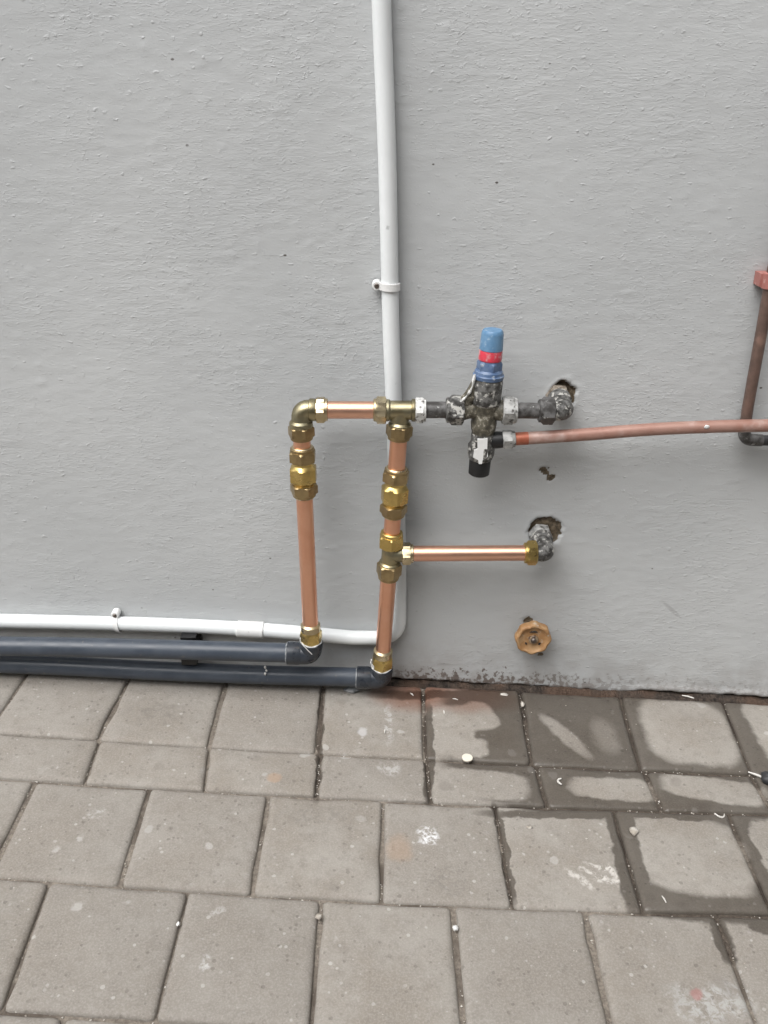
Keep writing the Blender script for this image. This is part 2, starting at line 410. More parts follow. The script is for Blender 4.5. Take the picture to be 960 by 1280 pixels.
def tube_geo(pts, r, seg=28, caps=True, base=0, wob=0.0):
    """swept tube; r is a number or one per point"""
    V, F = [], []
    n = len(pts); rs = r if isinstance(r, (list, tuple)) else [r] * n
    d0 = (pts[1] - pts[0]); x, y = frame_of(d0)
    for i in range(n):
        if 0 < i < n - 1: d = (pts[i + 1] - pts[i]).normalized() + (pts[i] - pts[i - 1]).normalized()
        elif i == 0: d = pts[1] - pts[0]
        else: d = pts[-1] - pts[-2]
        d.normalize()
        x = (x - d * x.dot(d)).normalized(); y = d.cross(x).normalized()
        for k in range(seg):
            th = 2 * math.pi * k / seg
            rr = rs[i] * (1 + (random.uniform(-wob, wob) if wob else 0))
            V.append(pts[i] + x * (math.cos(th) * rr) + y * (math.sin(th) * rr))
    for i in range(n - 1):
        for k in range(seg):
            a = base + i * seg + k; b = base + i * seg + (k + 1) % seg
            F.append((a, b, b + seg, a + seg))
    if caps:
        F.append(tuple(base + k for k in range(seg))[::-1]); F.append(tuple(base + (n - 1) * seg + k for k in range(seg)))
    return V, F
def tube(name, pts, r, mat, parent, seg=28, caps=True, wob=0.0, loc=None):
    V, F = tube_geo(pts, r, seg, caps, 0, wob); return mesh_from(name, V, F, mat, parent, sharp=40, loc=loc)

def fillet(pts, rad, n=10):
    """polyline with rounded corners"""
    out = [pts[0]]
    for i in range(1, len(pts) - 1):
        p, a, b = pts[i], (pts[i - 1] - pts[i]), (pts[i + 1] - pts[i])
        rr = rad[i - 1] if isinstance(rad, (list, tuple)) else rad
        ang = a.angle(b); tl = min(rr / math.tan(ang / 2), a.length * .49, b.length * .49)
        s, e = p + a.normalized() * tl, p + b.normalized() * tl
        for k in range(n + 1):
            t = k / n; out.append(s * (1 - t) ** 2 + p * (2 * t * (1 - t)) + e * t * t)
    out.append(pts[-1]); return out

def catmull(pts, n=8):
    out = []
    P = [pts[0] * 2 - pts[1]] + list(pts) + [pts[-1] * 2 - pts[-2]]
    for i in range(1, len(P) - 2):
        for k in range(n):
            t = k / n
            out.append(.5 * ((2 * P[i]) + (P[i + 1] - P[i - 1]) * t + (2 * P[i - 1] - 5 * P[i] + 4 * P[i + 1] - P[i + 2]) * t * t + (3 * P[i] - P[i - 1] - 3 * P[i + 1] + P[i + 2]) * t ** 3))
    out.append(pts[-1]); return out

def turned_geo(A, B, prof, seg=48, phase=0.0, base=0, sides=6):
    """lathe between A and B; prof rows are (s 0..1, radius, half width across flats or None)"""
    d = B - A; L = d.length; x, y = frame_of(d); V, F = [], []
    st = 2 * math.pi / sides
    for (s, r, fl) in prof:
        for k in range(seg):
            th = 2 * math.pi * k / seg - phase                 # samples fall on the corners, so edges stay crisp
            rr = r
            if fl:
                t = ((th + phase + 1e-9) % st) - st / 2
                rr = min(r, fl / math.cos(t))
            V.append(A + d * s + x * (math.cos(th) * rr) + y * (math.sin(th) * rr))
    n = len(prof)
    for i in range(n - 1):
        for k in range(seg):
            a = base + i * seg + k; b = base + i * seg + (k + 1) % seg
            F.append((a, b, b + seg, a + seg))
    F.append(tuple(base + k for k in range(seg))[::-1]); F.append(tuple(base + (n - 1) * seg + k for k in range(seg)))
    return V, F
def turned(name, A, B, prof, mat, parent, seg=48, phase=0.0, sides=6, sharp=24):
    V, F = turned_geo(A, B, prof, seg, phase, 0, sides); return mesh_from(name, V, F, mat, parent, sharp=sharp)
def nut_prof(a, lip=True):
    R6 = a / math.cos(math.pi / 6)
    p = [(0, a * .96, None), (.02, a * 1.0, a), (.08, R6, a), (.68, R6, a), (.78, a * 1.01, a), (.79, a * .96, None), (.95, a * .96, None), (1, a * .86, None)]
    return p
def nut(A, B, a, mat, parent, phase=.3, name='nut'):
    return turned(name, A, B, nut_prof(a), mat, parent, 60, phase, sharp=17)
def merge(*geos):
    V, F = [], []
    for v, f in geos:
        b = len(V); V += v; F += [tuple(i + b for i in q) for q in f]
    return V, F
def lerp(a, b, t): return a + (b - a) * t

# ================================================================== WALL
def vnoise(X, Z, sx, sz, seed):
    g = np.random.default_rng(seed).random((256, 256))
    a = X / sx; b = Z / sz
    ia = np.floor(a).astype(int); ib = np.floor(b).astype(int)
    fa = a - ia; fb = b - ib; fa = fa * fa * (3 - 2 * fa); fb = fb * fb * (3 - 2 * fb)
    def G(i, j): return g[i % 256, j % 256]
    return (G(ia, ib) * (1 - fa) + G(ia + 1, ib) * fa) * (1 - fb) + (G(ia, ib + 1) * (1 - fa) + G(ia + 1, ib + 1) * fa) * fb - .5

def build_wall():
    xs = np.concatenate([np.linspace(-4, -.78, 12)[:-1], np.arange(-.78, .86, .0025), np.linspace(.86, 4, 12)])
    zs = np.concatenate([np.array([-.45, -.2]), np.arange(-.13, 1.06, .0025), np.linspace(1.07, 2.7, 8)])
    X, Z = np.meshgrid(xs, zs)
    H = vnoise(X, Z, .34, .26, 1) * .0040 + vnoise(X, Z, .09, .05, 2) * .0003 + vnoise(X, Z, .030, .011, 3) * .00018 + vnoise(X + Z * .3, Z, .012, .0055, 4) * .00026
    clus = np.clip(vnoise(X, Z, .16, .12, 9) * 3 + .4, 0, 1)
    H += np.clip(vnoise(X, Z, .014, .0065, 5) - .28, 0, 1) * .0016 * clus
    for _ in range(90):                                  # plaster nibs
        cx, cz = rng.uniform(-.5, .6), rng.uniform(0, .95); s = rng.uniform(.0018, .0028); h = rng.uniform(.0002, .0006)
        i0, i1 = np.searchsorted(xs, [cx - .015, cx + .015]); j0, j1 = np.searchsorted(zs, [cz - .015, cz + .015])
        H[j0:j1, i0:i1] += h * np.exp(-(((X[j0:j1, i0:i1] - cx) / (s * 1.9)) ** 2 + ((Z[j0:j1, i0:i1] - cz) / s) ** 2))
    bare = np.zeros_like(X)
    def hole(u, v, ru, rv, depth, seed, lip=.0, rag=.35):
        c = at(u, v, 0); sx = (at(u + ru, v) - c).length; sz = (at(u, v + rv) - c).length
        dx, dz = (X - c.x) / sx, (Z - c.z) / sz
        d = np.sqrt(dx * dx + dz * dz) + vnoise(X, Z, .009, .008, seed) * rag + vnoise(X, Z, .004, .004, seed + 1) * rag * .6
        f = np.clip((1.06 - d) / .16, 0, 1); f = f * f * (3 - 2 * f)
        nonlocal H, bare
        if lip: H = H + lip * np.exp(-((d - 1.18) / .14) ** 2)
        H = H * (1 - f) + (-depth + vnoise(X, Z, .006, .006, seed + 3) * depth * .5) * f
        bare = np.maximum(bare, f)
    hole(704, 494.5, 17.5, 17, .008, 31, .0006)
    hole(682, 667, 20.5, 18, .006, 41, .0005)
    hole(680, 589, 6, 4, .003, 51, .0005, 2.0)
    hole(687, 596, 4, 6, .003, 55, .0005, 2.0)
    hole(662, 777, 6, 4, .003, 61, .0, .8)
    hole(676, 819, 6, 3, .003, 65, .0, .8)
    # chipped foot of the plaster
    hg = Z + X * math.tan(SLOPE)
    edge = .004 + vnoise(X, Z * 0, .06, 1, 71) * .006 + vnoise(X, Z * 0, .012, 1, 72) * .003
    f = np.clip((edge - hg) / .003, 0, 1) * (X > .04) * (X < .62)
    H = H * (1 - f) + (-.006 + vnoise(X, Z, .006, .004, 73) * .006) * f
    bare = np.maximum(bare, f)
    lipf = np.exp(-((hg - edge - .004) / .004) ** 2) * np.clip((X - .30) / .15, 0, 1)
    H += lipf * .0016
    ny, nx = X.shape
    V = np.stack([X, -H, Z], -1).reshape(-1, 3)
    idx = np.arange(nx * ny).reshape(ny, nx)
    Q = np.stack([idx[:-1, :-1], idx[:-1, 1:], idx[1:, 1:], idx[1:, :-1]], -1).reshape(-1, 4)
    # body of the wall behind the plaster face
    b = len(V); x0, x1, z0, z1 = xs[0], xs[-1], zs[0], zs[-1]
    body = np.array([[x0, .03, z0], [x1, .03, z0], [x1, .03, z1], [x0, .03, z1], [x0, .22, z0], [x1, .22, z0], [x1, .22, z1], [x0, .22, z1]])
    QB = np.array([[0, 3, 2, 1], [4, 5, 6, 7], [3, 7, 6, 2], [0, 1, 5, 4], [0, 4, 7, 3], [1, 2, 6, 5]]) + b
    V = np.concatenate([V, body]); Q = np.concatenate([Q, QB])
    me = bpy.data.meshes.new('wall')
    me.vertices.add(len(V)); me.vertices.foreach_set('co', V.ravel().astype(np.float32))
    me.loops.add(Q.size); me.loops.foreach_set('vertex_index', Q.ravel().astype(np.int32))
    me.polygons.add(len(Q)); me.polygons.foreach_set('loop_start', np.arange(0, Q.size, 4, dtype=np.int32))
    me.update(calc_edges=True)
    me.polygons.foreach_set('use_smooth', np.ones(len(Q), bool))
    at_ = me.attributes.new('bare', 'FLOAT', 'POINT')
    at_.data.foreach_set('value', np.concatenate([bare.ravel(), np.zeros(8)]).astype(np.float32))
    o = bpy.data.objects.new('wall', me); link(o, None, M['wall'])
    return tag(o, 'grey painted plaster wall with brushed rough texture behind the pipes', 'wall')
wall = build_wall()

# ================================================================== GROUND AND PAVING
def flat_sheet(name, a0, a1, b0, b1, h, mat):
    V = [g2w(a0, b0, h), g2w(a1, b0, h), g2w(a1, b1, h), g2w(a0, b1, h)]
    return mesh_from(name, V, [(0, 1, 2, 3)], mat, None, smooth=False)
ground = tag(flat_sheet('ground', -20, 20, -30, .018, -.030, M['ground']), kind='structure')
pavement = tag(flat_sheet('pavement', -2.2, 2.2, -2.4, .014, -.0050, M['bed']), kind='structure')

def paver_mesh(name, quad, gx, gy, h0=0.0, depth=.03):
    """quad: corner positions a,b in paving coordinates, anticlockwise; gx, gy half joint widths"""
    (x0, y0), (x1, y1), (x2, y2), (x3, y3) = quad
    cx = (x0 + x1 + x2 + x3) / 4; cy = (y0 + y1 + y2 + y3) / 4
    q = [Vector((x0 + gx, y0 + gy)), Vector((x1 - gx, y1 + gy)), Vector((x2 - gx, y2 - gy)), Vector((x3 + gx, y3 - gy))]
    q = [p - Vector((cx, cy)) for p in q]
    rc = .0042; out = []
    for i in range(4):
        p, a, b = q[i], q[i - 1], q[(i + 1) % 4]
        da, db = (a - p).normalized(), (b - p).normalized()
        r = rc * random.uniform(.6, 1.5)
        s, e = p + da * r, p + db * r
        out += [s, s * .25 + p * .5 + e * .25, e]
        nseg = 5
        nb = q[(i + 1) % 4]; e2 = nb - db * rc
        for k in range(1, nseg):
            t = k / nseg
            chip = random.uniform(0, .0007) + (random.uniform(.0008, .0022) if random.random() < .10 else 0)
            nrm = Vector((-db.y, db.x))
            out.append(e + (e2 - e) * t + nrm * chip)
    n = len(out)
    rings = [(0, -depth), (0, -.0040), (.0012, -.0018), (.0033, -.0006), (.0070, 0.0)]
    V, F = [], []
    tx, ty = random.uniform(-.005, .005), random.uniform(-.006, .006)
    for (ins, hh) in rings:
        for p in out:
            L = p.length; pp = p * (1 - ins * 1.25 / L)
            wear = 1 + random.uniform(-.2, .35) if ins else 1
            z = hh * wear + h0 + (pp.x * tx + pp.y * ty if hh > -depth else 0)
            V.append((pp.x, pp.y, z))
    for i in range(len(rings) - 1):
        for k in range(n):
            a = i * n + k; b = i * n + (k + 1) % n
            F.append((a, b, b + n, a + n))
    F.append(tuple(4 * n + k for k in range(n)))
    me = bpy.data.meshes.new(name); me.from_pydata(V, [], F)
    bm = bmesh.new(); bm.from_mesh(me); bmesh.ops.recalc_face_normals(bm, faces=bm.faces[:]); bm.to_mesh(me); bm.free()
    me.polygons.foreach_set('use_smooth', [True] * len(me.polygons)); me.set_sharp_from_angle(angle=R(48))
    return me, (cx, cy)

W = .132
def row_line(q2, q1, q0):                                   # courses, measured; very slightly bowed
    return lambda a: q2 * max(-.55, min(.6, a)) ** 2 + q1 * max(-.55, min(.6, a)) + q0
yA = row_line(.0174, -.0121, -.1454)
yB = row_line(.0352, -.0053, -.2164)
yC = row_line(.0470, -.0130, -.3537)
yD = row_line(.0400, -.0120, -.4885)
def joints(pix, extra_l, extra_r):
    """joint end positions measured near and far, continued at the laying module"""
    J = [(gp(*p)[0], gp(*q)[0]) for p, q in pix]
    for _ in range(extra_l): J.insert(0, (J[0][0] - W, J[0][1] - W))
    for _ in range(extra_r): J.append((J[-1][0] + W, J[-1][1] + W))
    return J
row1 = joints([((160, 850), (121, 924)), ((281, 857), (261, 932)), ((404.7, 860), (396, 941)), ((530, 866), (532, 948)), ((650.6, 868), (665, 955)), ((777, 871), (803, 962)), ((904, 877), (939, 965))], 3, 3)
row2 = joints([((124, 927), (105.5, 978)), ((261, 937), (255.6, 985)), ((400, 943), (395, 993)), ((534, 950), (539.5, 1000)), ((670, 957), (684, 1007)), ((808, 965), (828, 1010))], 3, 4)
row3 = joints([((42, 980), (-15, 1096)), ((187, 983), (149, 1105)), ((336, 995), (316, 1117)), ((479, 1002), (477, 1125)), ((620, 1009), (642, 1135)), ((769, 1018), (805, 1141)), ((912, 1019), (965, 1140))], 3, 3)
row4 = joints([((60.5, 1106), (3, 1260)), ((235, 1115), (194, 1275)), ((400.6, 1127), (388, 1277)), ((566.6, 1133), (580, 1277)), ((732, 1140), (763, 1277)), ((897, 1144), (946, 1274))], 3, 4)
def add_row(J, ytop, ybot):
    made = 0
    for i in range(len(J) - 1):
        (t0, b0), (t1, b1) = J[i], J[i + 1]
        quad = [(b0, ybot(b0)), (b1, ybot(b1)), (t1, ytop(t1)), (t0, ytop(t0))]
        me, c = paver_mesh('paver', quad, random.choice((.0009, .0014, .0018, .0026)), random.uniform(.0008, .0019), random.uniform(-.0012, .0010))
        xs_ = [q_[0] for q_ in quad]; ys_ = [q_[1] for q_ in quad]
        o = bpy.data.objects.new('paver', me); link(o, pavement, mat_paver((min(xs_), max(xs_), min(ys_), max(ys_))))
        o.location = g2w(c[0], c[1]); o.rotation_euler = (0, SLOPE, 0)
add_row(row1, lambda a: -.004, yA)
add_row(row2, yA, yB)
add_row(row3, yB, yC)
add_row(row4, yC, yD)
a5 = gp(79, 1271.5)[0]
row5 = [(a5 + k * W, a5 + k * W) for k in range(-3, 8)]
add_row(row5, yD, lambda a: yD(a) - W)
# the paving beyond the picture, laid in the same bond
V, F = [], []
def slab(a0, a1, b0, b1):
    gpv = .002; i = len(V); s = .005
    for (ins, h) in ((0, -.02), (0, -.004), (s, 0)):
        for (a, b) in ((a0 + gpv + ins, b0 + gpv + ins), (a1 - gpv - ins, b0 + gpv + ins), (a1 - gpv - ins, b1 - gpv - ins), (a0 + gpv + ins, b1 - gpv - ins)):
            V.append(g2w(a, b, h))
    for r_ in range(2):
        for k in range(4): F.append((i + r_ * 4 + k, i + r_ * 4 + (k + 1) % 4, i + r_ * 4 + 4 + (k + 1) % 4, i + r_ * 4 + 4 + k))
    F.append((i + 8, i + 9, i + 10, i + 11))
for (J, y0, y1) in ((row1, -.004, -.142), (row2, -.143, -.206), (row3, -.207, -.340), (row4, -.341, -.472)):
    lo, hi = min(J[0]), max(J[-1])
    for k in range(11):
        slab(hi + k * W, hi + (k + 1) * W, y1, y0); slab(lo - (k + 1) * W, lo - k * W, y1, y0)
lo5, hi5 = row5[0][0], row5[-1][0]
for k in range(11):
    slab(hi5 + k * W, hi5 + (k + 1) * W, -.473 - W, -.473); slab(lo5 - (k + 1) * W, lo5 - k * W, -.473 - W, -.473)
for r_ in range(12):
    b1 = -.492 - W * (r_ + 1); off = random.uniform(0, W)
    for k in range(-15, 16): slab(k * W + off, (k + 1) * W + off, b1 - W, b1)
outer = mesh_from('outer_paving', [Vector(v) for v in V], F, M['paver'], pavement, smooth=False); tag(outer, kind='stuff')

# grit lodged in the joints and crumbs on the slabs
def grit():
    V, F = [], []
    oct_f = [(0, 2, 4), (2, 1, 4), (1, 3, 4), (3, 0, 4), (2, 0, 5), (1, 2, 5), (3, 1, 5), (0, 3, 5)]
    def add(a, b, h, s):
        c = g2w(a, b, h); i = len(V)
        for d in ((1, 0, 0), (-1, 0, 0), (0, 1, 0), (0, -1, 0), (0, 0, .7), (0, 0, -.7)):
            k = s * random.uniform(.55, 1.25); V.append(c + Vector(d) * k + Vector((random.uniform(-1, 1), random.uniform(-1, 1), 0)) * s * .35)
        for f in oct_f: F.append(tuple(i + k for k in f))
    rows = ((row1, -.01, -.145), (row2, -.148, -.217), (row3, -.22, -.353), (row4, -.356, -.484))
    for J, ya, yb in rows:
        for (t, b) in J:
            if t < -.52 or t > .60: continue
            dens = random.choice((4, 10, 22))
            for _ in range(dens):
                f = random.random(); add(t + (b - t) * f + random.gauss(0, .0016), ya + (yb - ya) * f, -.0036 + random.uniform(0, .001), random.uniform(.0004, .0012))
    for yl in (yA, yB, yC, yD):
        for _ in range(70):
            a = random.uniform(-.5, .6); add(a, yl(a) + random.gauss(0, .001), -.0038, random.uniform(.0005, .0014))
    for _ in range(120):
        a, b = random.uniform(-.5, .6), random.uniform(-.48, -.01); add(a, b, .0004, random.uniform(.0004, .0011))
    return V, F
V, F = grit()
tag(mesh_from('joint_grit', V, F, M['pebble'], None, smooth=False), 'pale grit and crumbs lying in the paving joints', 'grit', kind='stuff')

# soil washed up along the foot of the wall
def soil_strip():
    nx, nb = 560, 9; V, F = [], []
    a = np.linspace(.035, .66, nx)
    h1 = vnoise(a, a * 0, .035, 1, 81); h2 = vnoise(a, a * 0, .010, 1, 82); w1 = vnoise(a, a * 0, .05, 1, 83)
    for i in range(nx):
        fade = min(1, (a[i] - .035) / .03); wd = (.007 + .006 * w1[i]) * fade + .001; ht = (.0055 + .007 * h1[i] + .004 * h2[i]) * fade
        for k in range(nb):
            t = k / (nb - 1)
            b = .012 - t * (.012 + wd)
            h = -.003 + (ht + .003) * math.cos(t * math.pi / 2) ** .8 + random.uniform(-1, 1) * .0009 - (.002 if k == nb - 1 else 0)
            V.append(g2w(a[i] + random.uniform(-1, 1) * .0004, b + random.uniform(-1, 1) * .0006, h))
    for i in range(nx - 1):
        for k in range(nb - 1):
            F.append((i * nb + k, i * nb + k + 1, (i + 1) * nb + k + 1, (i + 1) * nb + k))
    o = mesh_from('soil', V, F, M['soil'], None, smooth=True, sharp=60)
    tag(o, 'dark crumbly soil gathered along the foot of the wall', 'soil', kind='stuff')
soil_strip()

# two unseen walls, added behind the camera and at right to darken the plaster
def shade_wall(name, x0, x1, y0, y1, z0, z1):
    V, F = [], []
    for x in (x0, x1):
        for y in (y0, y1):
            for z in (z0, z1): V.append(Vector((x, y, z)))
    o = mesh_from(name, V, [(0, 1, 3, 2), (4, 6, 7, 5), (0, 4, 5, 1), (2, 3, 7, 6), (0, 2, 6, 4), (1, 5, 7, 3)], M['shade_wall'], None, smooth=False, loc=((x0 + x1) / 2, (y0 + y1) / 2, z0))
    return tag(o, kind='structure')
shade_wall('added_shade_wall_back', -3.9, 1.45, -2.55, -2.35, -.45, 2.3)
shade_wall('added_shade_wall_right', 1.25, 1.45, -2.34, -.02, -.45, 2.3)

# ================================================================== COPPER PIPEWORK
OFF = .045
def L(y): return at(376.3 + (y - 530) * .047, y, OFF + .002)
def RZ(y):
    o = OFF if y < 700 else OFF + (y - 700) / 138 * (.029 - OFF)
    return at(499.0 - .0735 * (y - 540), y, o)
PIPE = .0097
pw = thing('copper_pipework', at(440, 700, OFF), 'new copper pipework of two risers, top link and side branch with brass fittings', 'pipes')
# top link and elbow
eC = at(377.0, 512.5, OFF + .002)
hl = lambda u: at(u, 512.5 + (u - 440) * .004, OFF)
elbow = mesh_from('elbow', *merge(tube_geo(fillet([hl(396), lerp(eC, hl(377), .5), L(534)], .0085, 12), .0112, 32),
                                  turned_geo(hl(386), hl(395), [(0, .0110, None), (.15, .0126, None), (.85, .0126, None), (1, .0120, None)]),
                                  turned_geo(L(525), L(534), [(0, .0110, None), (.3, .0130, None), (.8, .0133, None), (1, .0124, None)])), M['brass_dull'], pw)
nut(hl(395), hl(410), .0131, M['brass_pale'], elbow, .15)
nut(L(532.5), L(549), .0131, M['brass_aged'], elbow, .9)
tube('pipe', [hl(404), hl(472)], PIPE, M['copper_bright'], pw)
# tee
tC = hl(500)
down0 = RZ(541)
tee = mesh_from('tee', *merge(tube_geo([hl(482), hl(520)], .0106, 32), tube_geo([hl(499.6), down0], .0106, 32),
                              turned_geo(hl(514), hl(520), [(0, .0108, None), (.2, .0126, None), (.8, .0126, None), (1, .0120, None)]),
                              turned_geo(hl(482), hl(488), [(0, .0120, None), (.2, .0122, None), (.7, .0120, None), (1, .0108, None)]),
                              turned_geo(RZ(527), RZ(533), [(0, .0108, None), (.4, .0128, None), (1, .0126, None)])), M['brass_dull'], pw)
nut(hl(483), hl(466.5), .0131, M['brass_pale'], tee, .15)
nut(hl(519), hl(532.5), .0129, M['white_paint'], tee, .15)['label'] = 'nut covered in flaking white paint'
nut(RZ(531), RZ(549), .0130, M['brass_aged'], tee, .9)
# couplings on the risers
def coupling(fn, y0, y1, y2, y3, ph):
    c = turned('coupling', fn(y1 - 1), fn(y2 + 1), [(0, .0115, None), (.12, .0117, None), (.16, .0117, None), (.24, .0138, .0145), (.30, .0166, .0145), (.80, .0166, .0145), (.86, .0138, .0145), (.92, .0125, None), (1, .0125, None)], M['brass'], pw, 60, ph)
    nut(fn(y1 + .5), fn(y0), .0140, M['brass_aged'], c, ph)
    nut(fn(y2 - .5), fn(y3), .0140, M['brass_aged'], c, ph + .4)
    for yy in (y0 - .4, y3 + .4):                       # dark mouth where the tube enters
        turned('compression_ring', fn(yy - 1.0), fn(yy + 1.0), [(0, .0115, None), (.5, .0123, None), (1, .0115, None)], M['brass_pale'], c, 32)
coupling(L, 559, 576, 605, 619.5, .52)
coupling(RZ, 585.5, 601, 631, 644, .70)
tube('pipe', [L(541), L(566)], PIPE, M['copper'], pw)
tube('pipe', [L(612), L(793)], PIPE, M['copper'], pw)
tube('pipe', [RZ(541), RZ(592)], PIPE, M['copper'], pw)
tube('pipe', [RZ(638), RZ(672)], PIPE, M['copper'], pw)
tube('pipe', [RZ(714), RZ(822)], PIPE, M['copper'], pw)
# lower tee and side branch
bl = lambda u: at(u, 692.0 - (u - 515) * .006, OFF)
tee2 = mesh_from('tee', *merge(tube_geo([RZ(680), RZ(706)], .0104, 32), tube_geo([RZ(692), bl(504)], .0104, 32),
                               turned_geo(RZ(701), RZ(705), [(0, .0108, None), (.4, .0126, None), (1, .0126, None)])), M['brass_dull'], pw)
nut(RZ(683.5), RZ(664.5), .0136, M['brass'], tee2, .5)
nut(RZ(704), RZ(722.5), .0133, M['brass_aged'], tee2, .9)
nut(bl(502.5), bl(517), .0118, M['brass_pale'], tee2, .15)
tube('pipe', [bl(510), bl(662)], .0094, M['copper_bright'], pw)
# brass adaptors into the plastic elbows
def adaptor(fn, y0, y1, ph):
    c = turned('adaptor', fn(y0 + 7), fn(y1), [(0, .0117, None), (.10, .0129, .0124), (.2, .0142, .0124), (.62, .0142, .0124), (.74, .0124, .0124), (.80, .0112, None), (.98, .0112, None), (1, .0106, None)], M['brass'], pw, 60, ph)
    turned('compression_ring', fn(y0 + 8), fn(y0 - 1), [(0, .0119, None), (.35, .0124, None), (.8, .0122, None), (1, .0098, None)], M['brass_pale'], c, 40)
adaptor(L, 780, 806, .3)
adaptor(RZ, 812, 839, .6)

# ================================================================== BLUE-GREY PLASTIC PIPES
def pvc(name_label, corner, riser_top, run_px, off, sock_end, cat='pipe', wavy=0.0):
    t = thing('plastic_pipe', at(*corner, off), name_label, cat, 'blue-grey plastic supply pipes')
    run = [at(u, v, o) for (u, v, o) in run_px]
    c = at(*corner, off)
    e = mesh_from('elbow', *merge(tube_geo(fillet([riser_top, c, run[0]], .013, 14), .0139, 36),
                                  turned_geo(lerp(c, riser_top, .45), riser_top, [(0, .0139, None), (.3, .0146, None), (.96, .0146, None), (1, .0139, None)]),
                                  turned_geo(lerp(c, run[0], .42), run[0], [(0, .0139, None), (.2, .0148, None), (.97, .0148, None), (1, .0141, None)])), M['pvc_dark'], t)
    tube('pipe', catmull([lerp(c, run[0], .6)] + run[1:], 10), .0123, M['pvc'], t, 32)
    d = (run[0] - c).normalized()
    turned('glue_bead', run[0] - d * .0006, run[0] + d * .0022, [(0, .0139, None), (.4, .0135, None), (1, .0118, None)], M['glue'], t, 40)
    # white thread tape squeezed out of the joint
    ax = (riser_top - c).normalized(); x, y = frame_of(ax)
    ring = [riser_top + ax * (.0012 + .0006 * math.sin(3 * th)) + (x * math.cos(th) + y * math.sin(th)) * .0131 for th in np.linspace(0, 2 * math.pi, 40)]
    tube('thread_tape', ring, [.0005 + .0005 * abs(math.sin(2.5 * i)) for i in range(40)], M['tape'], t, 6)
    return t, riser_top, c
upper, rt, c1 = pvc('upper blue-grey plastic pipe turning up into the left copper riser', (388.8, 817), L(802), [(359, 816, OFF + .002), (340, 815.5, .047), (200, 811.5, .046), (60, 808.5, .045), (-80, 807, .045), (-260, 805, .045)], OFF + .002, 0)
tube('tape_strand', catmull([at(375.5, 797, .063), at(376, 803, .064), at(383, 811, .064), at(390, 818, .0635)], 6), .0006, M['tape'], upper, 6)
lower, rt, c2 = pvc('lower blue-grey plastic pipe on the paving turning up into the right copper riser', (477, 847.5), RZ(834), [(446, 846.8, .029), (432, 846, .029), (330, 843.5, .029), (200, 838.5, .029), (60, 831.5, .028), (-80, 827.5, .027), (-260, 825, .027)], .029, 0)
tube('tape_strand', catmull([at(464.5, 824, .043), at(463.5, 829, .044), at(467, 833, .044), at(466.5, 837, .0445)], 6), .0007, M['tape'], lower, 6)
# glue drip and tape remnant on the lower pipe
def lump(name, c, sx, sy, sz, mat, parent, seed=0, sub=2):
    bm = bmesh.new(); bmesh.ops.create_icosphere(bm, subdivisions=sub, radius=1)
    r_ = random.Random(seed); V = []
    for v in bm.verts:
        k = 1 + r_.uniform(-.28, .28); V.append(c + Vector((v.co.x * sx * k, v.co.y * sy * k, v.co.z * sz * k)))
    F = [tuple(v.index for v in f.verts) for f in bm.faces]; bm.free()
    return mesh_from(name, V, F, mat, parent, sharp=180, loc=None if parent is not None else c)
lump('glue_drip', on_ground(440, 862, .003), .010, .006, .0035, M['glue'], lower, 3)
for k, (u, v) in enumerate(((331.5, 834), (333, 838), (331.5, 842))):
    lump('tape_remnant', at(u, v, .0412), .0016, .0010, .0024, M['tape'], lower, 20 + k, 1)

# ================================================================== WHITE CONDUIT
CO, CR = .0098, .0093
cpath = [at(467.5, -330, CO), at(476.7, 0, CO), at(484, 200, CO), at(488.2, 390, CO), at(491.3, 480, CO), at(495.2, 590, CO), at(498.5, 690, CO), at(499, 797.5, CO), at(440, 797, CO), at(330, 787.6, CO), at(200, 781, CO), at(0, 776, CO), at(-260, 771, CO)]
conduit = thing('conduit', at(499, 797, CO), 'white plastic conduit running down the wall and bending left above the paving', 'conduit')
cp = catmull(cpath[:7], 6) ; cp2 = fillet([cpath[6], cpath[7], cpath[8]], .042, 14); cp3 = catmull(cpath[8:], 6)
tube('tube', cp[:-1] + cp2[:-1] + cp3, CR, M['white_plastic'], conduit, 32)
turned('coupler', at(296, 785.9, CO), at(330, 787.6, CO), [(0, .0097, None), (.03, .0109, None), (.97, .0109, None), (1, .0097, None)], M['white_clip'], conduit, 40)
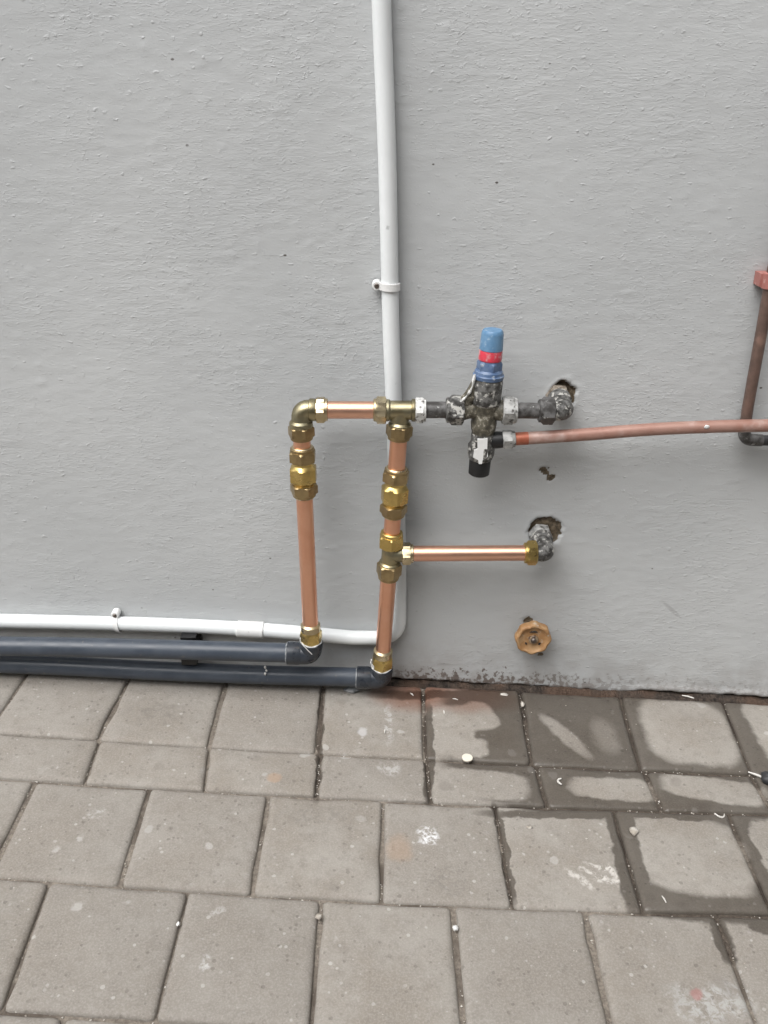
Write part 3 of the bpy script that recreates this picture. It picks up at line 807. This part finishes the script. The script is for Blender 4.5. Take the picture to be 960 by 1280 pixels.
def saddle(c, axis, ear, roll=0.0, w=.0075):
    """clip band round the conduit with a fixing ear and screw"""
    ax = axis.normalized(); out = Vector((0, -1, 0)); side = ear.normalized()
    V, F = [], []; n = 26
    prof = []
    for k in range(n + 1):                                   # from the wall, over the conduit, to the ear
        th = math.pi * 1.10 * (k / n) - math.pi * .05
        prof.append((math.cos(th), math.sin(th)))
    pin, pout = [], []
    for (cx_, sy_) in prof:
        pin.append(-side * cx_ * (CR + .0003) + out * sy_ * (CR + .0003)); pout.append(-side * cx_ * (CR + .0022) + out * sy_ * (CR + .0022))
    for j, s in enumerate((-w / 2, w / 2)):
        for p in pin: V.append(c + p + ax * s)
        for p in pout: V.append(c + p + ax * s)
    m_ = n + 1
    for k in range(n):
        F += [(k, k + 1, 2 * m_ + k + 1, 2 * m_ + k), (m_ + k, m_ + k + 1, 3 * m_ + k + 1, 3 * m_ + k), (k, k + 1, m_ + k + 1, m_ + k), (2 * m_ + k, 2 * m_ + k + 1, 3 * m_ + k + 1, 3 * m_ + k)]
    F += [(0, m_, 3 * m_, 2 * m_), (n, n + m_, n + 3 * m_, n + 2 * m_)]
    e = c + side * (CR + .0045); b1 = e.copy(); b1.y = -.0015; b2 = e.copy(); b2.y = -.0125
    g = turned_geo(b1, b2, [(0, .0052, None), (.85, .0052, None), (1, .0044, None)], 24)
    o = mesh_from('saddle_clip', *merge((V, F), g), M['white_clip'], conduit)
    s2 = b2 + Vector((0, -.0012, 0)); turned('screw', b2 + Vector((0, .001, 0)), s2, [(0, .0028, None), (.6, .0028, None), (1, .0018, None)], M['screw'], o, 16)
saddle(at(487.0, 357.5, CO), at(488, 380, CO) - at(484.5, 220, CO), Vector((-1, 0, .05)))
saddle(at(147.5, 779.5, CO), at(200, 781, CO) - at(100, 778.5, CO) + Vector((0, 0, -.035)), Vector((-.12, 0, 1)), w=.0062)

# black plastic pipe bracket on the wall
bk = thing('pipe_bracket', at(239, 800, 0), 'small black plastic pipe bracket on the wall behind the upper plastic pipe', 'bracket')
def box_pts(c, sx, sy, sz, rz=0.0):
    P = []
    for x in (-1, 1):
        for y in (-1, 1):
            for z in (-1, 1): P.append(c + Vector((x * sx / 2, y * sy / 2, z * sz / 2)))
    return P, [(0, 1, 3, 2), (4, 6, 7, 5), (0, 4, 5, 1), (2, 3, 7, 6), (0, 2, 6, 4), (1, 5, 7, 3)]
bc = at(239, 797, .012)
mesh_from('back_plate', *box_pts(bc + Vector((0, .0075, -.006)), .024, .006, .040), M['black_rubber'], bk, smooth=False)
for k in range(5):
    mesh_from('rib', *box_pts(bc + Vector((0, -.006, .010 - k * .0046)), .0195, .021, .0026), M['black_rubber'], bk, smooth=False)
mesh_from('cradle', *box_pts(bc + Vector((0, -.0105, -.0195)), .0195, .030, .0105), M['black_rubber'], bk, smooth=False)

# ================================================================== PRESSURE CONTROL VALVE
VO = OFF
def VX(y): return at(616.5 - (y - 412) * .0985, y - 3.0, VO)
valve = thing('pressure_valve', VX(595), 'old paint-splashed pressure control valve with a blue cap and red band', 'valve')
cap = turned('cap', VX(440), VX(415), [(0, .0120, None), (.03, .0126, None), (.80, .0118, None), (.93, .0111, None), (1, .0098, None)], M['blue'], valve, 48, sharp=30)
turned('red_band', VX(453), VX(440), [(0, .0119, None), (.1, .0126, None), (.9, .0126, None), (1, .0121, None)], M['red'], cap, 48)
turned('bonnet_hex', VX(467), VX(452.6), [(0, .0133, .0123), (.15, .0141, .0123), (.75, .0141, .0123), (1, .0118, .0123)], M['blue_dark'], valve, 60, .3)
turned('bonnet_flange', VX(476.5), VX(464), [(0, .0149, None), (.12, .0165, None), (.45, .0170, None), (.55, .0158, None), (.8, .0152, None), (1, .0135, None)], M['blue_dark'], valve, 48)
vc = VX(512.5)
hv = lambda u: at(u, 512.8 + (u - 600) * .008, VO)
body = mesh_from('body', *merge(
    turned_geo(VX(546), VX(475.5), [(0, .0113, None), (.10, .0136, None), (.22, .0145, None), (.30, .0135, None), (.36, .0130, None), (.46, .0145, None), (.56, .0146, None), (.60, .0156, None), (.93, .0160, None), (1, .0153, None)], 48),
    turned_geo(hv(577), hv(630), [(0, .0120, None), (.2, .0093, None), (.8, .0110, None), (1, .0120, None)], 40),
    tube_geo([at(576, 507, VO + .002), at(590, 494, VO), at(601, 470, VO)], [.0060, .0082, .0060], 20)), M['old_olive'], valve)
turned('upper_sleeve', VX(508), VX(477), [(0, .0145, None), (.08, .0161, None), (.5, .0163, None), (.92, .0164, None), (1, .0159, None)], M['old_grey'], body, 48)
tube('paint_run', catmull([at(575.5, 503, VO + .0085), at(584, 494, VO + .009), at(590, 484, VO + .009), at(593.5, 468, VO + .0085)], 6), [.0013 + .0007 * math.sin(i * .9) for i in range(19)], M['white_paint'], body, 8)
turned('relief_body', VX(577), VX(544), [(0, .0120, None), (.06, .0135, .0135), (.22, .0152, .0136), (.55, .0152, .0136), (.66, .0133, None), (1, .0125, None)], M['old_grey'], valve, 60, .2)
# white paint smear on the face of the relief body
def smear(pts, off, mat, parent, name):
    P = [at(u, v, off) for u, v in pts]; back = [p + Vector((0, .005, 0)) for p in P]; n = len(P)
    F = [tuple(range(n)), tuple(range(2 * n - 1, n - 1, -1))] + [(i, (i + 1) % n, n + (i + 1) % n, n + i) for i in range(n)]
    return mesh_from(name, P + back, F, mat, parent, smooth=False)
smear([(597, 549.5), (609.5, 548.5), (609, 562), (610, 571), (603.5, 574.5), (602.5, 580), (598.5, 580), (597.5, 575), (591.5, 572), (593, 563), (597, 561)], VO + .0141, M['white_clip'], valve, 'paint_patch')
turned('drain_cap', VX(596), VX(574), [(0, .0096, None), (.08, .0119, None), (.9, .0123, None), (1, .0116, None)], M['black_rubber'], valve, 48)
nut(hv(579.5), hv(557.5), .0145, M['old_grey'], valve, .15)
nut(hv(627.5), hv(646), .0146, M['old_light'], valve, .15)
tube('tail_pipe', [hv(530), hv(562)], .0093, M['old_dark'], valve)
tube('tail_pipe', [hv(640), hv(680)], .0089, M['old_dark'], valve)
# discharge outlet
do0, do1 = at(607, 551, VO), at(631, 549.4, VO)
turned('discharge_outlet', do0, do1, [(0, .0092, None), (.6, .0096, None), (1, .0089, None)], M['black_rubber'], valve, 40)
nut(at(628, 549.6, VO), at(644, 548.6, VO), .0096, M['old_light'], valve, .2)

# ================================================================== ELBOWS INTO THE WALL
def wall_elbow(c_px, end_u, vfun, label, mats, r=.0110, nut_a=.0158):
    c = at(*c_px, OFF); e = vfun(end_u)
    t = thing('wall_elbow', Vector((c.x, 0, c.z)), label, 'elbow')
    back = Vector((c.x + .0005, .012, c.z + .001))
    mesh_from('body', *merge(tube_geo(fillet([e, c, back], .014, 12), r, 32), turned_geo(Vector((c.x, -.020, c.z)), Vector((c.x, -.010, c.z + .0005)), [(0, r, None), (.3, r * 1.22, None), (1, r * 1.22, None)])), mats[0], t)
    b0, b1 = Vector((c.x + .0005, .004, c.z + .001)), Vector((c.x, -.013, c.z + .0005))
    nut(b0, b1, .0124, mats[1], t, .1, 'wall_nut')
    return t, e, c
ue, e, c = wall_elbow((705.5, 513.2), 690, hv, 'old grey elbow entering the wall right of the valve', (M['old_grey'], M['mortar']))
nut(hv(692.5), hv(673), .0134, M['old_dark'], ue, .15)
le, e, c = wall_elbow((682.5, 691), 668, bl, 'old grey elbow entering the wall at the end of the copper branch', (M['old_grey'], M['old_light']), .0106)
nut(bl(671), bl(655), .0130, M['brass'], le, .15)

# ================================================================== DISCHARGE PIPE, RIGHT-HAND BROWN PIPE
dp = thing('discharge_pipe', at(642, 548.6, VO), 'weathered pinkish copper discharge pipe running right from the valve', 'pipe')
pts = [at(637, 549, VO), at(700, 545.2, VO), at(742, 542.3, VO), at(790, 538.4, VO), at(842, 535.2, VO), at(900, 533, VO), at(955, 532, VO), at(1060, 531, VO)]
tube('pipe', catmull(pts, 8), .00715, M['discharge'], dp, 24)
tube('pipe_end', catmull([at(642, 548.75, VO), at(660, 547.7, VO)], 6), .00735, M['discharge_red'], dp, 24)
lump('paint_blob', at(883.5, 533.5, VO + .0072), .0028, .0012, .0024, M['white_clip'], dp, 31, 2)

BO = .016
br = thing('brown_pipe', at(930, 549, BO), 'oxidised brown pipe rising along the right edge of the wall', 'pipe')
tube('pipe', [at(1062, -60, BO), at(964.5, 345, BO), at(935.0, 508, BO), at(931.5, 532, BO)], .0063, M['brown_pipe'], br, 24)
mesh_from('elbow', *tube_geo(fillet([at(932.5, 524, BO), at(929.5, 549.5, BO), at(952, 550.5, BO)], .012, 12), .0070, 28), M['old_dark'], br)
tube('pipe', [at(948, 550.4, BO), at(1060, 552, BO)], .0062, M['stone_dark'], br, 24)
ring0, ring1 = at(961.2, 360.5, BO), at(964.6, 340, BO)
clip = mesh_from('pipe_clip', *merge(turned_geo(ring0, ring1, [(0, .0076, None), (.05, .0088, None), (.95, .0088, None), (1, .0076, None)], 36),
                                    box_pts((ring0 + ring1) / 2 + Vector((0, .008, 0)), .022, .0165, .0135)), M['pink'], br)

# ================================================================== STOP TAP HANDLE
hw = thing('tap_handle', at(667, 800, 0), 'rusty orange fluted tap handle low on the wall', 'tap handle')
hc = at(667, 800.5, .024)
def wheel():
    V, F = [], []; n = 96
    rings = [(.011, -.013, .60), (.0125, -.011, 1.0), (.0035, -.009, 1.0), (.0, -.0, 1.0)]
    prof = [(.50, .0135), (.93, .0130), (1.0, .0105), (1.0, .0025), (.95, .0005), (.86, .0), (.78, .0012), (.72, .0026), (.45, .0030), (.0, .0030)]
    for (rr, dy) in prof:
        for k in range(n):
            th = 2 * math.pi * k / n
            lob = .0228 * (1 + .040 * math.cos(8 * th + .4)) if rr > .8 else .0228
            jit = 1 + random.uniform(-.008, .008)
            V.append(hc + Vector((math.cos(th) * lob * rr * jit, dy, math.sin(th) * lob * rr * jit)))
    for i in range(len(prof) - 1):
        for k in range(n):
            a = i * n + k; b = i * n + (k + 1) % n; F.append((a, b, b + n, a + n))
    return V, F
wheel_o = mesh_from('wheel', *wheel(), M['rust'], hw, sharp=50)
turned('boss', hc + Vector((0, .004, 0)), hc + Vector((0, -.0005, 0)), [(0, .0064, None), (.8, .0062, None), (1, .0052, None)], M['rust_core'], wheel_o, 28)
turned('screw', hc + Vector((0, .001, 0)), hc + Vector((0, -.0024, 0)), [(0, .0036, None), (.6, .0036, None), (1, .0022, None)], M['screw'], wheel_o, 20)
turned('spindle', Vector((hc.x, .012, hc.z)), hc + Vector((0, .008, 0)), [(0, .010, None), (.6, .010, None), (.7, .007, None), (1, .007, None)], M['rust_core'], hw, 28)
for a0, a1, rr in ((R(65), R(118), .0118), (R(205), R(226), .0110), (R(310), R(330), .0110)):       # slots in the face
    seg = [hc + Vector((math.cos(t) * rr, .0024, math.sin(t) * rr)) for t in np.linspace(a0, a1, 8)]
    tube('slot', seg, [.0003, .0009, .0012, .0013, .0013, .0012, .0009, .0003], M['dark_void'], wheel_o, 8)

# ================================================================== SMALL LITTER ON THE PAVING
def disc(name, u, v, r, h, mat, label, cat):
    p = on_ground(u, v, .0005); x = g2w(1, 0, 0); y = Vector((0, 1, 0)); n = GN
    A, B = p, p + n * h
    V, F = turned_geo(A, B, [(0, r * .95, None), (.2, r, None), (.8, r, None), (1, r * .9, None)], 28)
    o = mesh_from(name, V, F, mat, None, loc=p); return tag(o, label, cat)
disc('token', 584, 948.5, .0066, .0028, M['cream'], 'small round cream token lying on a paving joint', 'token')
def chip(name, u, v, sx, sy, sz, mat, label, cat, seed, group=None):
    c = on_ground(u, v, sz * .7)
    return tag(lump(name, c, sx, sy, sz, mat, None, seed, 2), label, cat, group)
def curl(u, v, r, a0, a1, label, th=.0009):
    c = on_ground(u, v, .0012); pts = []
    for t in np.linspace(a0, a1, 12): pts.append(c + g2w(math.cos(t) * r, math.sin(t) * r * 1.2, .0006 * math.sin(t * 2)))
    V, F = tube_geo(pts, [th * (.5 + .5 * math.sin(math.pi * i / 11) + .15) for i in range(12)], 8)
    return tag(mesh_from('plastic_shaving', V, F, M['shaving'], None, loc=c), label, 'shaving', 'shavings on the paving')
def sliver(u, v, L_, ang, label, th=.0009, mat='shaving'):
    c = on_ground(u, v, .0012); d = g2w(math.cos(ang), math.sin(ang), .05)
    V, F = tube_geo([c - d * L_ / 2, c + Vector((0, 0, .0007)), c + d * L_ / 2], [th * .6, th, th * .5], 7)
    return tag(mesh_from('plastic_shaving', V, F, M[mat], None, loc=c), label, 'shaving', 'shavings on the paving')
curl(702, 977, .0042, R(80), R(260), 'white curled shaving on the damp half paver right of the cream token', .0012)
curl(899, 1016, .0056, R(190), R(350), 'white crescent shaving in the dark joint at the right')
sliver(830, 1124, .008, R(105), 'white sliver at the front edge of the damp right paver')
sliver(515, 868, .006, R(130), 'white sliver on the red soil beside the plastic elbow')
sliver(569, 874, .007, R(170), 'thin white sliver on the reddish stain near the wall')
sliver(555, 890, .006, R(95), 'upright white sliver on the dry patch near the wall')
sliver(860, 871, .016, R(165), 'long pale sliver against the foot of the wall at the right', .0013)
sliver(481, 914, .007, R(85), 'short white sliver on the paver in front of the plastic elbow')
sliver(948, 970, .024, R(-35), 'white stick on the dark stone at the right edge of the paving', .0015)
chip('stone', 962, 972, .011, .010, .007, M['stone_dark'], 'dark stone at the right edge of the paving', 'stone', 61)
chip('mortar_crumb', 792, 1039, .0052, .005, .003, M['pebble'], 'pale mortar crumb at the far end of a damp joint', 'crumb', 62, 'crumbs on the paving')
chip('mortar_crumb', 653, 880, .0026, .0045, .0022, M['pebble'], 'white crumb in the joint close to the wall', 'crumb', 63, 'crumbs on the paving')
chip('mortar_crumb', 630, 868, .0055, .0035, .0012, M['pebble'], 'flat pale mortar crumb on the paver by the wall', 'crumb', 64, 'crumbs on the paving')
chip('pebble', 569.5, 1160, .0028, .003, .0022, M['tape'], 'white pebble in the front joint near the centre', 'pebble', 65, 'pebbles in the joints')
chip('pebble', 398.5, 1146, .0028, .0032, .0022, M['pebble'], 'beige pebble in the front joint left of centre', 'pebble', 66, 'pebbles in the joints')
chip('pebble', 223, 1155, .0018, .0024, .0016, M['tape'], 'tiny white pebble in the front joint at the left', 'pebble', 67, 'pebbles in the joints')
chip('paint_flake', 662, 1034, .0030, .0022, .0007, M['pebble'], 'white paint flake on the dry paver below the damp half row', 'flake', 68)
